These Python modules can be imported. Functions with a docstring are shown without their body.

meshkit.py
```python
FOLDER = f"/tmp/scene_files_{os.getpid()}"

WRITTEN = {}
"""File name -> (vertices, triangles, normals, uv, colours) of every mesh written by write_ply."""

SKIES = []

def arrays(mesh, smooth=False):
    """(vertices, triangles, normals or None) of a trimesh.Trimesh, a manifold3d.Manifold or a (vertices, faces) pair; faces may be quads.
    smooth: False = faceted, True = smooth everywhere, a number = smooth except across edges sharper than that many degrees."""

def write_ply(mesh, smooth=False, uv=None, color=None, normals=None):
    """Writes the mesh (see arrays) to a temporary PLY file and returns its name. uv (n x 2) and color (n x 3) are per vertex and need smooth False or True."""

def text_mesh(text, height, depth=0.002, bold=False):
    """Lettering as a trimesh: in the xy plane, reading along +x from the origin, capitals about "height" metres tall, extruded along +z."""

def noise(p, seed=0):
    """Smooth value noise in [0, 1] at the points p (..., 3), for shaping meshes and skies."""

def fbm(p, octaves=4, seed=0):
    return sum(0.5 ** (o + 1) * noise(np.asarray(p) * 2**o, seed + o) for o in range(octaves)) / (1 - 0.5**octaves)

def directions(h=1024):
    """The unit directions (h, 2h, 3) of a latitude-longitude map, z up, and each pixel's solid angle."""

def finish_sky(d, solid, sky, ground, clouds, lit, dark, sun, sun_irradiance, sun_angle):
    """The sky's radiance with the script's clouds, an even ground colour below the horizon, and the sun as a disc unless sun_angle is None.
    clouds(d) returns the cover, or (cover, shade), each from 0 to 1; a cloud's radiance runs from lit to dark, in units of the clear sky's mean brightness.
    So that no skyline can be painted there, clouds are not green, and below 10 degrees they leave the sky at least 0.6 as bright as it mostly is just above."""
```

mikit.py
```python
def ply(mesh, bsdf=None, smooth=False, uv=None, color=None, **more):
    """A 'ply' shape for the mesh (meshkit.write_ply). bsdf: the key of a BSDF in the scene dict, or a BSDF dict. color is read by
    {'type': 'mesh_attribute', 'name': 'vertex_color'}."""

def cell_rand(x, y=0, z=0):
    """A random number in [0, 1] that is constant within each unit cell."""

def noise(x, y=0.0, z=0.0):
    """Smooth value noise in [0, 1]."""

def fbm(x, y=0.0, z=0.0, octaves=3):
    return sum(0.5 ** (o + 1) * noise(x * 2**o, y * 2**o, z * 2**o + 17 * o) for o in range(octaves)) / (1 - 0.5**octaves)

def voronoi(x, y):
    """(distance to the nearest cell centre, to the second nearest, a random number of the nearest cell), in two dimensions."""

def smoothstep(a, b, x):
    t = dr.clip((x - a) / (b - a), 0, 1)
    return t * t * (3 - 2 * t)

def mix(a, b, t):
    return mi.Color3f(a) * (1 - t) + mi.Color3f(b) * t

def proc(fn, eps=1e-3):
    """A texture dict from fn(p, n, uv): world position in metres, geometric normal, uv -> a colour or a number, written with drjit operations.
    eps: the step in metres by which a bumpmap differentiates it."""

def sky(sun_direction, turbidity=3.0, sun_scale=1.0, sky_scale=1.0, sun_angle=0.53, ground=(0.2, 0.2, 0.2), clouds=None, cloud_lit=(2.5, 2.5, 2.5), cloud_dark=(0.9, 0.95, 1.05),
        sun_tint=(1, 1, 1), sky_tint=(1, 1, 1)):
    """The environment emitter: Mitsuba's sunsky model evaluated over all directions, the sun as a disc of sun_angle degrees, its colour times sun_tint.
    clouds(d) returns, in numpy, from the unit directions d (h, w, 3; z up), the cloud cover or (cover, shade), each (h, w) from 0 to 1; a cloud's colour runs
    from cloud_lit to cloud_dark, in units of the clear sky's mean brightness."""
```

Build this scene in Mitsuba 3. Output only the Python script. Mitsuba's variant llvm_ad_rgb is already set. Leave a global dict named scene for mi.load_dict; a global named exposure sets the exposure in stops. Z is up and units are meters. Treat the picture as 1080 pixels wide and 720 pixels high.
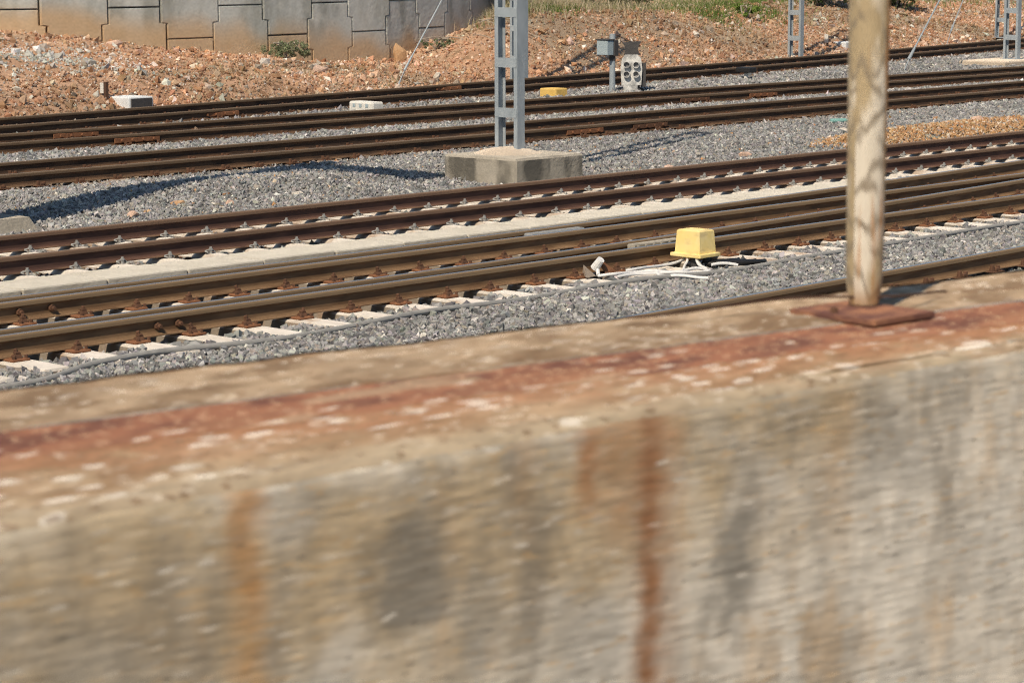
import math, random
import numpy as np, trimesh, mitsuba as mi, drjit as dr, mikit, meshkit
from shapely.geometry import Polygon
from scipy.interpolate import CubicSpline
from mikit import noise, fbm, voronoi, smoothstep, mix, cell_rand

T = mi.ScalarTransform4f
scene, labels = {'type': 'scene'}, {}
# ------------------------------------------------------------------ camera, light, exposure
YAW, PITCH, EYE = math.radians(42.8587), math.radians(8.936), 3.048
fw = [math.cos(YAW)*math.cos(PITCH), math.sin(YAW)*math.cos(PITCH), -math.sin(PITCH)]
scene['camera'] = {'type': 'thinlens', 'fov': 22.6199, 'fov_axis': 'x', 'near_clip': 0.1, 'far_clip': 4000.0,
                   'aperture_radius': 0.0060, 'focus_distance': 27.0,
                   'to_world': T().look_at(origin=[0, 0, EYE], target=[fw[0], fw[1], EYE+fw[2]], up=[0.00174, -0.0016, 1.0])}
SUN_AZ, SUN_EL = math.radians(20.0), math.radians(44.0)      # the direction shadows run, from +X towards +Y
scene['sky'] = mikit.sky([-math.cos(SUN_AZ)*math.cos(SUN_EL), -math.sin(SUN_AZ)*math.cos(SUN_EL), math.sin(SUN_EL)], turbidity=3.0, sun_tint=(0.96, 1.0, 1.055), sky_tint=(1.05, 1.0, 0.90), sky_scale=.85)
exposure = 1.55

rng = np.random.default_rng(7)
random.seed(7)

# ------------------------------------------------------------------ helpers
def numbered(key):
    if key not in scene and key not in labels: return key
    k = 1
    while f'{key}_{k:03d}' in scene or f'{key}_{k:03d}' in labels: k += 1
    return f'{key}_{k:03d}'
def tag(key, label=None, cat=None, group=None, kind=None):
    d = labels.setdefault(key, {})
    for a, b in (('label', label), ('category', cat), ('group', group), ('kind', kind)):
        if b: d[a] = b
    return key
def thing(name, label, cat, group=None):
    key = numbered(name)
    labels[key] = {}
    return tag(key, label, cat, group)
def put(name, mesh, bsdf, parent=None, smooth=False, color=None, at=None, rot=0.0, **kw):
    """ONE entry of the scene; mesh may be a finished ply dict that copies share."""
    key = numbered((parent + '__' if parent else '') + name)
    d = dict(mesh) if isinstance(mesh, dict) else mikit.ply(mesh, bsdf, smooth=smooth, color=color)
    if at is not None: d['to_world'] = T().translate(list(map(float, at))).rotate([0, 0, 1], float(rot))
    scene[key] = d
    tag(key, **kw)
    return key
def cat(*ms): return trimesh.util.concatenate([m for m in ms])
def cbox(x0, x1, y0, y1, z0, z1, b=0.0):
    if b <= 0:
        return trimesh.creation.box(bounds=[[x0, y0, z0], [x1, y1, z1]])
    pts = []
    for sx in (0, 1):
        for sy in (0, 1):
            for sz in (0, 1):
                p = np.array([[x0, x1][sx], [y0, y1][sy], [z0, z1][sz]], float)
                i = np.array([1 - 2*sx, 1 - 2*sy, 1 - 2*sz], float)*b
                for a in range(3):
                    q = p + i; q[a] = p[a]; pts.append(q)
    return trimesh.convex.convex_hull(np.array(pts))
def hull(pts): return trimesh.convex.convex_hull(np.asarray(pts, float))
def taper(x0, x1, y0, y1, z0, X0, X1, Y0, Y1, z1):
    return hull([[x, y, z0] for x in (x0, x1) for y in (y0, y1)] + [[x, y, z1] for x in (X0, X1) for y in (Y0, Y1)])
def cyl(r, a, b, n=12, r2=None):
    a, b = np.asarray(a, float), np.asarray(b, float)
    d = b - a; L = np.linalg.norm(d); d /= L
    u = np.cross(d, [0.31, 0.77, 0.55]); u /= np.linalg.norm(u); v = np.cross(d, u)
    t = np.arange(n)*2*np.pi/n
    ring = np.cos(t)[:, None]*u + np.sin(t)[:, None]*v
    r2 = r if r2 is None else r2
    return hull(np.vstack([a + ring*r, b + ring*r2]))
def tube(pts, r, n=8, step=None, jit=0.0):
    pts = np.asarray(pts, float)
    if len(pts) > 2:
        s = np.r_[0, np.cumsum(np.linalg.norm(np.diff(pts, axis=0), axis=1))]
        m = max(int(s[-1]/(step or max(r*3, .02))), len(pts)*2)
        pts = CubicSpline(s, pts)(np.linspace(0, s[-1], m))
    d = np.gradient(pts, axis=0); d /= np.linalg.norm(d, axis=1)[:, None]
    ref = np.array([0.01, 0.02, 1.0]) if abs(d[:, 2]).max() < .95 else np.array([0.6, 0.8, 0.02])
    u = np.cross(d, ref); u /= np.linalg.norm(u, axis=1)[:, None]; v = np.cross(d, u)
    t = np.arange(n)*2*np.pi/n
    V = pts[:, None] + r*(np.cos(t)[None, :, None]*u[:, None] + np.sin(t)[None, :, None]*v[:, None])
    k = len(pts); F = []
    for i in range(k-1):
        for j in range(n):
            a, b = i*n + j, i*n + (j+1) % n
            F += [[a, b, b+n], [a, b+n, a+n]]
    V = np.vstack([V.reshape(-1, 3), pts[:1], pts[-1:]])
    for j in range(n):
        F += [[k*n, (j+1) % n, j], [k*n+1, (k-1)*n + j, (k-1)*n + (j+1) % n]]
    return trimesh.Trimesh(V, F, process=False)
def sweep(profile, path, z=0.0):
    """profile: closed (y, z) outline anticlockwise; path: (X, Y) stations."""
    P = np.asarray(profile, float); C = np.asarray(path, float)
    d = np.gradient(C, axis=0); d /= np.linalg.norm(d, axis=1)[:, None]
    nrm = np.c_[-d[:, 1], d[:, 0]]
    m, k = len(P), len(C)
    V = np.zeros((k, m, 3))
    V[..., :2] = C[:, None] + P[None, :, :1]*nrm[:, None]
    V[..., 2] = z + P[None, :, 1]
    F = []
    for i in range(k-1):
        for j in range(m):
            a, b = i*m + j, i*m + (j+1) % m
            F += [[a, a+m, b+m], [a, b+m, b]]
    cap = trimesh.creation.triangulate_polygon(Polygon(P), engine='earcut')
    cv, cf = cap
    V = np.vstack([V.reshape(-1, 3)])
    from scipy.spatial import cKDTree
    idx = cKDTree(P).query(cv)[1]
    F += [[idx[a], idx[c], idx[b]] for a, b, c in cf] if False else []
    F += [list(idx[np.array(t)]) for t in cf] + [list((k-1)*m + idx[np.array(t)[::-1]]) for t in cf]
    me = trimesh.Trimesh(V, F, process=False)
    me.fix_normals()
    return me
def in_view(X, Y, lo=29.0, hi=56.5):
    a = np.degrees(np.arctan2(Y, X))
    return (a > lo) & (a < hi)

CUBE_F = np.array([[0,2,3],[0,3,1],[4,5,7],[4,7,6],[0,1,5],[0,5,4],[2,6,7],[2,7,3],[0,4,6],[0,6,2],[1,3,7],[1,7,5]])
CUBE_V = np.array([[x, y, z] for x in (-1, 1) for y in (-1, 1) for z in (-1, 1)], float)
OCT_V = np.array([[1, 0, 0], [-1, 0, 0], [0, 1, 0], [0, -1, 0], [0, 0, 1], [0, 0, -1]], float)
OCT_F = np.array([[0, 2, 4], [2, 1, 4], [1, 3, 4], [3, 0, 4], [2, 0, 5], [1, 2, 5], [3, 1, 5], [0, 3, 5]])
def stones(P, size, colors, r, flat=0.75, small=False):
    """many 12-faced (small: 8-faced) stones with own tilt, proportion and colour -> (mesh, vertex colours)"""
    n = len(P)
    CV, CF = (OCT_V*1.12, OCT_F) if small else (CUBE_V, CUBE_F)
    nv = len(CV)
    V = CV[None]*r.uniform(.42, .86, (n, nv, 1))*(1.15 if small else 1) + r.normal(0, .13 if small else .10, (n, nv, 3))
    V *= np.stack([r.uniform(.75, 1.3, n), r.uniform(.6, 1.0, n), r.uniform(.5, .9, n)*flat/.75], -1)[:, None]
    q = r.normal(size=(n, 4)); q[:, 1:3] *= .8; q /= np.linalg.norm(q, axis=1)[:, None]
    w, x, y, z = q.T
    R = np.stack([1-2*(y*y+z*z), 2*(x*y-z*w), 2*(x*z+y*w), 2*(x*y+z*w), 1-2*(x*x+z*z), 2*(y*z-x*w), 2*(x*z-y*w), 2*(y*z+x*w), 1-2*(x*x+y*y)], -1).reshape(n, 3, 3)
    V = np.einsum('nij,nkj->nki', R, V)*np.asarray(size)[:, None, None] + P[:, None]
    F = CF[None] + (np.arange(n)*nv)[:, None, None]
    C = np.repeat(np.clip(colors, 0.01, .95), nv, axis=0)
    return trimesh.Trimesh(V.reshape(-1, 3), F.reshape(-1, 3), process=False), C
def pick(palette, n, r, jitter=.12):
    pal = np.array([c for c, w in palette]); w = np.array([w for c, w in palette], float); w /= w.sum()
    c = pal[r.choice(len(pal), n, p=w)]
    return c*(1 + r.normal(0, jitter, (n, 1)))*(1 + r.normal(0, .03, (n, 3)))

# ------------------------------------------------------------------ materials
def P(fn, eps=1e-3): return mikit.proc(fn, eps)
def mat(name, color, rough=0.8, metal=0.0, bump=None, scale=1.0, spec=0.3, **kw):
    d = {'type': 'principled', 'base_color': P(color) if callable(color) else {'type': 'rgb', 'value': list(color)}, 'roughness': P(rough) if callable(rough) else rough,
         'metallic': P(metal) if callable(metal) else metal, 'specular': spec, **kw}
    if bump: d = {'type': 'bumpmap', 'arbitrary': P(bump, 2e-3), 'scale': scale, 'bsdf': d}
    scene[name] = {'type': 'twosided', 'bsdf': d}
    return name

mat('stone_mat', (.3, .3, .3), .92, spec=.2)
scene['stone_mat'] = {'type': 'twosided', 'bsdf': {'type': 'principled', 'base_color': {'type': 'mesh_attribute', 'name': 'vertex_color'}, 'roughness': .9, 'specular': .2}}
mat('ballast_mat', lambda p, n, uv: mix((.10, .097, .093), (.26, .25, .24), fbm(p.x*22, p.y*22, p.z*22, 3))*(0.75+.5*noise(p.x*3, p.y*3)), .95, spec=.1)
def dirt_col(p, n, uv):
    a = mix((.37, .22, .14), (.48, .32, .225), fbm(p.x*1.3, p.y*1.3, 0, 4))
    a = mix(a, mi.Color3f(.33, .25, .18), smoothstep(.42, .62, fbm(p.x*.45, p.y*.7, 3, 4)))
    return mix(a, mi.Color3f(.24, .16, .10), smoothstep(.45, .8, fbm(p.x*7, p.y*7, p.z*7, 3)))
mat('dirt_mat', dirt_col, .95, spec=.1)
mat('soil_mat', lambda p, n, uv: mix((.26, .19, .13), (.36, .29, .2), fbm(p.x*.2, p.y*.2, 0, 4)), .95, spec=.1)

def rail_col(web1, web2, head, shine):
    def f(p, n, uv):
        g = fbm(p.x*3.1, p.y*9, p.z*20, 3)
        c = mix(web1, web2, smoothstep(.3, .7, g))
        c = mix(c, mi.Color3f(head), smoothstep(-.052, -.04, p.z)*(.55+.45*noise(p.x*2.3, p.y*20, p.z*60)))
        c = mix(c, mi.Color3f(.36, .23, .14), smoothstep(-.150, -.166, p.z)*.6*noise(p.x*9, p.y*5))
        return mix(c, mi.Color3f(shine), smoothstep(.93, .985, n.z)*smoothstep(-.006, -.002, p.z))
    return f
def rail_wear(r0, r1):
    return lambda p, n, uv: mi.Float(r0) + (r1-r0)*smoothstep(.93, .985, n.z)*smoothstep(-.006, -.002, p.z)
mat('rail_a', rail_col((.135, .078, .042), (.20, .125, .07), (.27, .19, .115), (.46, .46, .475)), rail_wear(.75, .30), rail_wear(0, .8))
mat('rail_b', rail_col((.075, .040, .032), (.115, .062, .047), (.21, .135, .09), (.20, .15, .115)), rail_wear(.8, .6), 0.0)
mat('rail_far', rail_col((.055, .036, .026), (.12, .070, .042), (.16, .11, .07), (.25, .205, .155)), rail_wear(.8, .5), rail_wear(0, .3))
mat('rust', lambda p, n, uv: mix((.13, .058, .034), (.29, .135, .068), fbm(p.x*25, p.y*25, p.z*25, 3)), .85)
mat('rust_dark', lambda p, n, uv: mix((.07, .04, .028), (.17, .085, .05), fbm(p.x*25, p.y*25, p.z*25, 3)), .85)
mat('galv', lambda p, n, uv: mix((.27, .315, .355), (.43, .48, .525), fbm(p.x*9, p.y*9, p.z*3, 3)), .55, .15)
mat('galv_dull', lambda p, n, uv: mix((.27, .28, .28), (.42, .42, .41), fbm(p.x*40, p.y*40, p.z*40, 2)), .6, .3)
def sleeper_col(p, n, uv):
    g = fbm(p.x*11, p.y*4, p.z*11, 4)
    c = mix((.50, .45, .39), (.68, .645, .60), g)
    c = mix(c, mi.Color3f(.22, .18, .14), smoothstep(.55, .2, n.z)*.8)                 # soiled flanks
    return mix(c, mi.Color3f(.36, .25, .17), smoothstep(.55, .8, fbm(p.x*5+3, p.y*5, 2, 3))*.7)
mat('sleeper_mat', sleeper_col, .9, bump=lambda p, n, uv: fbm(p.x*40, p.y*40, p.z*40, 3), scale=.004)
mat('sleeper_old', lambda p, n, uv: mix((.22, .17, .13), (.36, .31, .26), fbm(p.x*9, p.y*5, p.z*9, 4)), .9)
def conc_col(dark, light, stain=(.10, .095, .085), k=.6):
    def f(p, n, uv):
        c = mix(dark, light, fbm(p.x*4, p.y*4, p.z*5, 4))
        s = smoothstep(.42, .68, fbm(p.x*3.6+9, p.y*3.6, p.z*1.1, 4))
        c = mix(c, mi.Color3f(stain), s*k*smoothstep(.5, .0, dr.abs(n.z)))
        return c*(0.9+.2*noise(p.x*60, p.y*60, p.z*60))
    return f
mat('conc', conc_col((.26, .235, .19), (.47, .43, .37), (.085, .08, .07), .85), .9, bump=lambda p, n, uv: fbm(p.x*25, p.y*25, p.z*25, 4), scale=.01)
mat('conc_trough', conc_col((.40, .37, .31), (.56, .53, .47), (.3, .25, .19), .4), .9, bump=lambda p, n, uv: fbm(p.x*30, p.y*30, p.z*30, 3), scale=.006)
mat('mortar', conc_col((.42, .34, .26), (.62, .54, .45), (.4, .3, .2), .2), .95)

def panel_col(p, n, uv):
    c = mix((.43, .455, .45), (.59, .61, .59), fbm(p.x*.9, p.y*.9, p.z*1.1, 4))
    c = mix(c, mi.Color3f(.25, .26, .235), smoothstep(.44, .78, fbm(p.x*2.6+5, p.y*2.6, p.z*.7, 5))*.7)
    c = mix(c, mi.Color3f(.62, .62, .58), smoothstep(.6, .75, fbm(p.x*1.7, p.y*1.7, p.z*1.6+4, 4))*.5)
    rel = p.z - (1.25 - .095*(p.x-32.5) + .010*(dr.maximum(p.x-40, 0))**2)
    r = smoothstep(.62, .0, rel + .5*(noise(p.x*1.7, 3, p.z*.8)-.5))
    c = mix(c, mi.Color3f(.56, .38, .21), r*.8)
    return c*(0.92+.16*noise(p.x*25, p.y*25, p.z*25))
mat('panel', panel_col, .88, bump=lambda p, n, uv: fbm(p.x*12, p.y*12, p.z*12, 4), scale=.01)

mat('yellow', lambda p, n, uv: mix(mix((.84, .63, .20), (.90, .74, .38), fbm(p.x*14, p.y*14, p.z*9, 3)), (.50, .38, .20), smoothstep(.52, .8, fbm(p.x*8+3, p.y*8, p.z*16, 4))*.5), .55, spec=.35)
mat('yellow_stone', lambda p, n, uv: mix((.62, .40, .10), (.75, .52, .18), fbm(p.x*14, p.y*14, p.z*9, 3)), .7)
mat('white_plastic', lambda p, n, uv: mix((.68, .68, .68), (.82, .82, .82), fbm(p.x*30, p.y*30, p.z*30, 2)), .45, spec=.4)
mat('white_paint', lambda p, n, uv: mix((.58, .57, .53), (.74, .73, .70), fbm(p.x*12, p.y*12, p.z*12, 3)), .7)
mat('case_white', lambda p, n, uv: mix((.60, .63, .66), (.72, .75, .78), fbm(p.x*5, p.y*5, p.z*8, 3)), .6)
mat('black_rubber', (.022, .022, .024), .5)
mat('grey_cable', lambda p, n, uv: mix((.24, .24, .235), (.38, .375, .36), fbm(p.x*20, p.y*20, p.z*20, 3)), .7)
mat('box_grey', lambda p, n, uv: mix((.30, .37, .42), (.38, .46, .50), fbm(p.x*7, p.y*7, p.z*7, 3)), .6)
mat('dark_metal', lambda p, n, uv: mix((.045, .045, .05), (.085, .08, .08), fbm(p.x*20, p.y*20, p.z*20, 2)), .6)
mat('signal_white', lambda p, n, uv: mix((.32, .325, .33), (.62, .625, .62), smoothstep(.32, .65, fbm(p.x*9, p.y*9, p.z*8, 4))), .6)
mat('lens_dark', (.20, .20, .205), .35)
mat('brown_metal', (.09, .05, .035), .8)
mat('limestone', lambda p, n, uv: mix((.48, .42, .35), (.70, .66, .60), fbm(p.x*12, p.y*12, p.z*12, 3)), .9)
mat('orange_rock', lambda p, n, uv: mix((.42, .24, .12), (.60, .40, .24), fbm(p.x*12, p.y*12, p.z*12, 3)), .9)
mat('rose_rock', lambda p, n, uv: mix((.50, .33, .25), (.68, .50, .40), fbm(p.x*12, p.y*12, p.z*12, 3)), .9)
mat('grey_rock', lambda p, n, uv: mix((.22, .21, .2), (.36, .35, .33), fbm(p.x*12, p.y*12, p.z*12, 3)), .9)
mat('teal_plastic', (.22, .42, .40), .4)
mat('wood_dry', lambda p, n, uv: mix((.30, .26, .21), (.50, .45, .38), fbm(p.x*20, p.y*20, p.z*20, 3)), .9)

# -- foreground parapet: front arris, rust strip and back edge as lines Y(X)
def y_front(X): return 3.050 - .0865*(X-2.17)
def y_red(X): return 3.640 - .1735*(X-2.61)
def y_back(X): return 3.985 - .178*(X-2.855)
def rust_amount(x, y):
    d = (3.640 - .1735*(x-2.61) - .23) - y                        # metres in front of the steel strip
    k = smoothstep(.34, -.03, d + .20*(fbm(x*5.5, y*9, 2, 4)-.5))
    return k*smoothstep(.25, .62, fbm(x*11, y*16, 5, 4)+.22*k)
def wall_col(p, n, uv):
    x, y, z = p.x, p.y, p.z
    grain = fbm(x*14, 2, z*120 + x*2, 5)
    fine = fbm(x*34, 7, z*300, 3)
    drip = fbm(x*17 + .9*noise(x*6, z*9), 4, z*5.5, 5)
    c = mix((.45, .365, .25), (.57, .525, .445), smoothstep(.3, .7, fbm(x*3.6+4, 1, z*3.4, 5)))
    c = mix(c, mi.Color3f(.66, .63, .575), smoothstep(3.3, 4.6, x + 1.0*(fbm(x*4, 7, z*5, 4)-.5) - 2.4*(z-1.97))*.85)     # cleaner concrete to the right
    c = mix(c, mi.Color3f(.52, .505, .47), smoothstep(.50, .74, fbm(x*5+2, 5, z*4.5, 4))*.6)                        # cool grey patches
    c = mix(c, mi.Color3f(.27, .24, .20), smoothstep(.48, .80, fbm(x*7+1.3, 3, z*2.6, 5))*.7)                         # weathering
    c = mix(c, mi.Color3f(.50, .335, .17), smoothstep(.50, .80, fbm(x*9+7.7, 6, z*3.0, 5))*.5)
    c = c*(.85+.30*smoothstep(.25, .75, drip))                                                                       # fine run-off lines                       # ochre run-off
    wx = x + .03*(noise(x*9, 2, z*14)-.5)
    c = mix(c, mi.Color3f(.54, .36, .17), smoothstep(.62, .80, fbm(wx*22, 3, z*75, 4))*.45)                           # small flecks, longer along the boards
    c = mix(c, mi.Color3f(.70, .67, .62), smoothstep(.62, .80, fbm(wx*20+9, 8, z*80, 4))*.42)
    c = mix(c, mi.Color3f(.22, .19, .155), smoothstep(.60, .80, fbm(wx*22+4, 5, z*95, 4))*.4)
    for (cx, cz, rx, rz, k) in ((2.97, 1.985, .15, .11, .8), (3.76, 1.88, .09, .17, .75), (2.30, 1.98, .10, .10, .45), (4.00, 1.95, .06, .14, .35), (4.20, 2.06, .07, .09, .5), (3.12, 1.90, .06, .1, .4)):
        e = dr.sqrt(dr.square((x-cx)/rx) + dr.square((z-cz)/rz)) + 1.1*(fbm(x*15, 2, z*13, 4)-.5)
        c = mix(c, mi.Color3f(.21, .20, .18), smoothstep(1.15, .35, e)*k)
    for (cx, w, z0, k, col) in ((3.50, .085, 1.98, .55, (.40, .23, .12)), (3.41, .060, 2.05, .6, (.40, .22, .105)), (3.370, .022, 2.06, .8, (.34, .16, .07)), (3.53, .024, 1.2, 1.0, (.23, .115, .065)), (3.545, .050, 1.55, .6, (.36, .19, .10)),
                               (2.625, .030, 1.2, .75, (.43, .25, .11)), (2.63, .030, 2.07, .45, (.40, .22, .11)), (4.05, .04, 1.9, .45, (.45, .30, .16)), (3.22, .03, 2.06, .5, (.42, .27, .14))):
        wob = x - cx + .02*(noise(cx, 4, z*11)-.5) + .016*(fbm(x*9, cx*3, z*30, 3)-.5)
        a = smoothstep(w*2.0, w*.0, dr.abs(wob) + .014*(fbm(x*40, cx, z*9, 3)-.5))*smoothstep(z0-.09, z0+.09, z + .16*(fbm(x*22, cx, z*9, 3)-.5))
        c = mix(c, mi.Color3f(col), dr.minimum(a*k*(.25+1.15*fbm(x*22, 3, z*34, 4)), 1))
    # pale flecks of lime, a little longer than high along the boards
    d1, d2, rnd = voronoi(x*13, z*52 + .5*noise(x*40, z*60))
    c = mix(c, mi.Color3f(.66, .63, .58), smoothstep(.30, .16, d1)*smoothstep(.955, .975, rnd)*.7)
    d1, d2, rnd = voronoi(x*21+5, z*75 + y*5)
    c = mix(c, mi.Color3f(.13, .11, .09), smoothstep(.30, .14, d1)*smoothstep(.96, .98, rnd)*.5)
    front = c*(.66+.68*grain)*(.84+.32*fine)
    # the top
    t = mix((.28, .18, .105), (.41, .31, .205), smoothstep(.25, .75, fbm(x*5, y*9, 1, 5)))
    t = mix(t, mi.Color3f(.46, .385, .28), smoothstep(.13, .02, y - (3.050 - .0865*(x-2.17)) + .10*(fbm(x*9, y*9, 8, 4)-.5))*.7)
    t = mix(t, mi.Color3f(.33, .16, .09), rust_amount(x, y)*.85)
    behind = smoothstep(-.012, .012, y - (3.640 - .1735*(x-2.61)))
    b = mix((.20, .135, .085), (.38, .285, .195), smoothstep(.3, .72, fbm(x*7, y*12, 3, 5)))
    t = mix(t, b, behind)
    wx, wy = x + .035*(fbm(x*22, y*22, 1, 3)-.5), y + .035*(fbm(x*22, y*22, 6, 3)-.5)
    cl = fbm(x*4.2, y*9, 1, 3)*1.6 - .3
    d1, d2, rnd = voronoi(wx*11, wy*26)
    t = mix(t, mi.Color3f(.72, .67, .60), smoothstep(.42, .22, d1)*smoothstep(.77, .84, rnd + .3*(cl-.5))*(1-.7*behind)*.7)
    d1, d2, rnd = voronoi(wx*26+3, wy*52)
    t = mix(t, mi.Color3f(.66, .58, .48), smoothstep(.45, .2, d1)*smoothstep(.74, .82, rnd + .3*(cl-.5))*.6)
    d1, d2, rnd = voronoi(wx*30+11, wy*40)
    t = mix(t, mi.Color3f(.20, .12, .07), smoothstep(.45, .2, d1)*smoothstep(.72, .8, rnd)*.6)
    t = t*(.72+.56*fbm(x*20, y*60, 3, 5))
    return mix(front, t, smoothstep(.35, .75, n.z))
mat('parapet_mat', wall_col, .92, bump=lambda p, n, uv: fbm(p.x*14, p.y*24, p.z*60, 4) + .35*noise(p.x*60, p.y*70, p.z*150), scale=.0028, spec=.2)
def strip_col(p, n, uv):
    d = (3.640 - .1735*(p.x-2.61)) - p.y
    g = fbm(p.x*9, p.y*22, 4, 4)
    c = mix((.15, .066, .048), (.29, .13, .078), smoothstep(.3, .7, g))
    c = mix(c, mi.Color3f(.33, .165, .095), smoothstep(.10, .27, d + .30*(fbm(p.x*4, p.y*12, 1, 5)-.5))*.85)
    c = mix(c, mi.Color3f(.38, .27, .18), smoothstep(.56, .70, fbm(p.x*3.4+6, p.y*9, 1, 5))*.75)
    wx, wy = p.x + .03*(fbm(p.x*22, p.y*22, 1, 3)-.5), p.y + .03*(fbm(p.x*22, p.y*22, 6, 3)-.5)
    d1, d2, rnd = voronoi(wx*12+2, wy*30)
    c = mix(c, mi.Color3f(.70, .62, .53), smoothstep(.42, .2, d1)*smoothstep(.80, .86, rnd)*smoothstep(.02, .10, d)*.65)
    d1, d2, rnd = voronoi(wx*40+2, wy*50)
    return mix(c, mi.Color3f(.52, .34, .22), smoothstep(.45, .2, d1)*smoothstep(.6, .7, rnd)*.6)
mat('rust_strip_mat', strip_col, .85, bump=lambda p, n, uv: fbm(p.x*30, p.y*40, 0, 4), scale=.004)
mat('plate_rust', lambda p, n, uv: mix((.13, .06, .05), (.36, .175, .10), smoothstep(.35, .78, fbm(p.x*14, p.y*18, p.z*20, 4))), .8)
POLE = (4.785, 3.345)
def pole_col(p, n, uv):
    th = dr.atan2(p.y-POLE[1], p.x-POLE[0])
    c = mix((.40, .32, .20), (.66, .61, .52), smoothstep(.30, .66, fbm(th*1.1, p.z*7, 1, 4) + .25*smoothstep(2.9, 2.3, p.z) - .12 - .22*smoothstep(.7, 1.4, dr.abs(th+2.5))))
    for s, ph in ((1.0, 0.0), (-1.0, .3)):                            # spiral cracks of the old paint
        u = p.z*8.5 + s*th*.318*1.0 + ph + .8*(fbm(th*1.4, p.z*8, 6, 3)-.5)
        e = dr.abs(u - dr.floor(u) - .5)
        c = mix(c, mi.Color3f(.23, .19, .14), smoothstep(.20, .0, e)*smoothstep(.25, .6, noise(th*1.3+9, p.z*13, s*4))*.8)
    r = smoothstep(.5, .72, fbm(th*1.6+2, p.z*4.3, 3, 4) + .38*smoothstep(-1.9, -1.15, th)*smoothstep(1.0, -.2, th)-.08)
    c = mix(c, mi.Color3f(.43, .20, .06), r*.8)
    return mix(c, mi.Color3f(.40, .22, .09), smoothstep(2.28, 2.215, p.z)*.8)
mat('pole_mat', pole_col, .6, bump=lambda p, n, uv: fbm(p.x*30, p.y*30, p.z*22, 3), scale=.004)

def leaf(name, c, tr):
    scene[name] = {'type': 'principledthin', 'base_color': {'type': 'rgb', 'value': list(c)}, 'roughness': .6, 'diff_trans': tr, 'spec_trans': 0.0, 'eta': 1.4}
scene['grass_mat'] = {'type': 'twosided', 'bsdf': {'type': 'principled', 'base_color': {'type': 'mesh_attribute', 'name': 'vertex_color'}, 'roughness': .7, 'specular': .2}}

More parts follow.
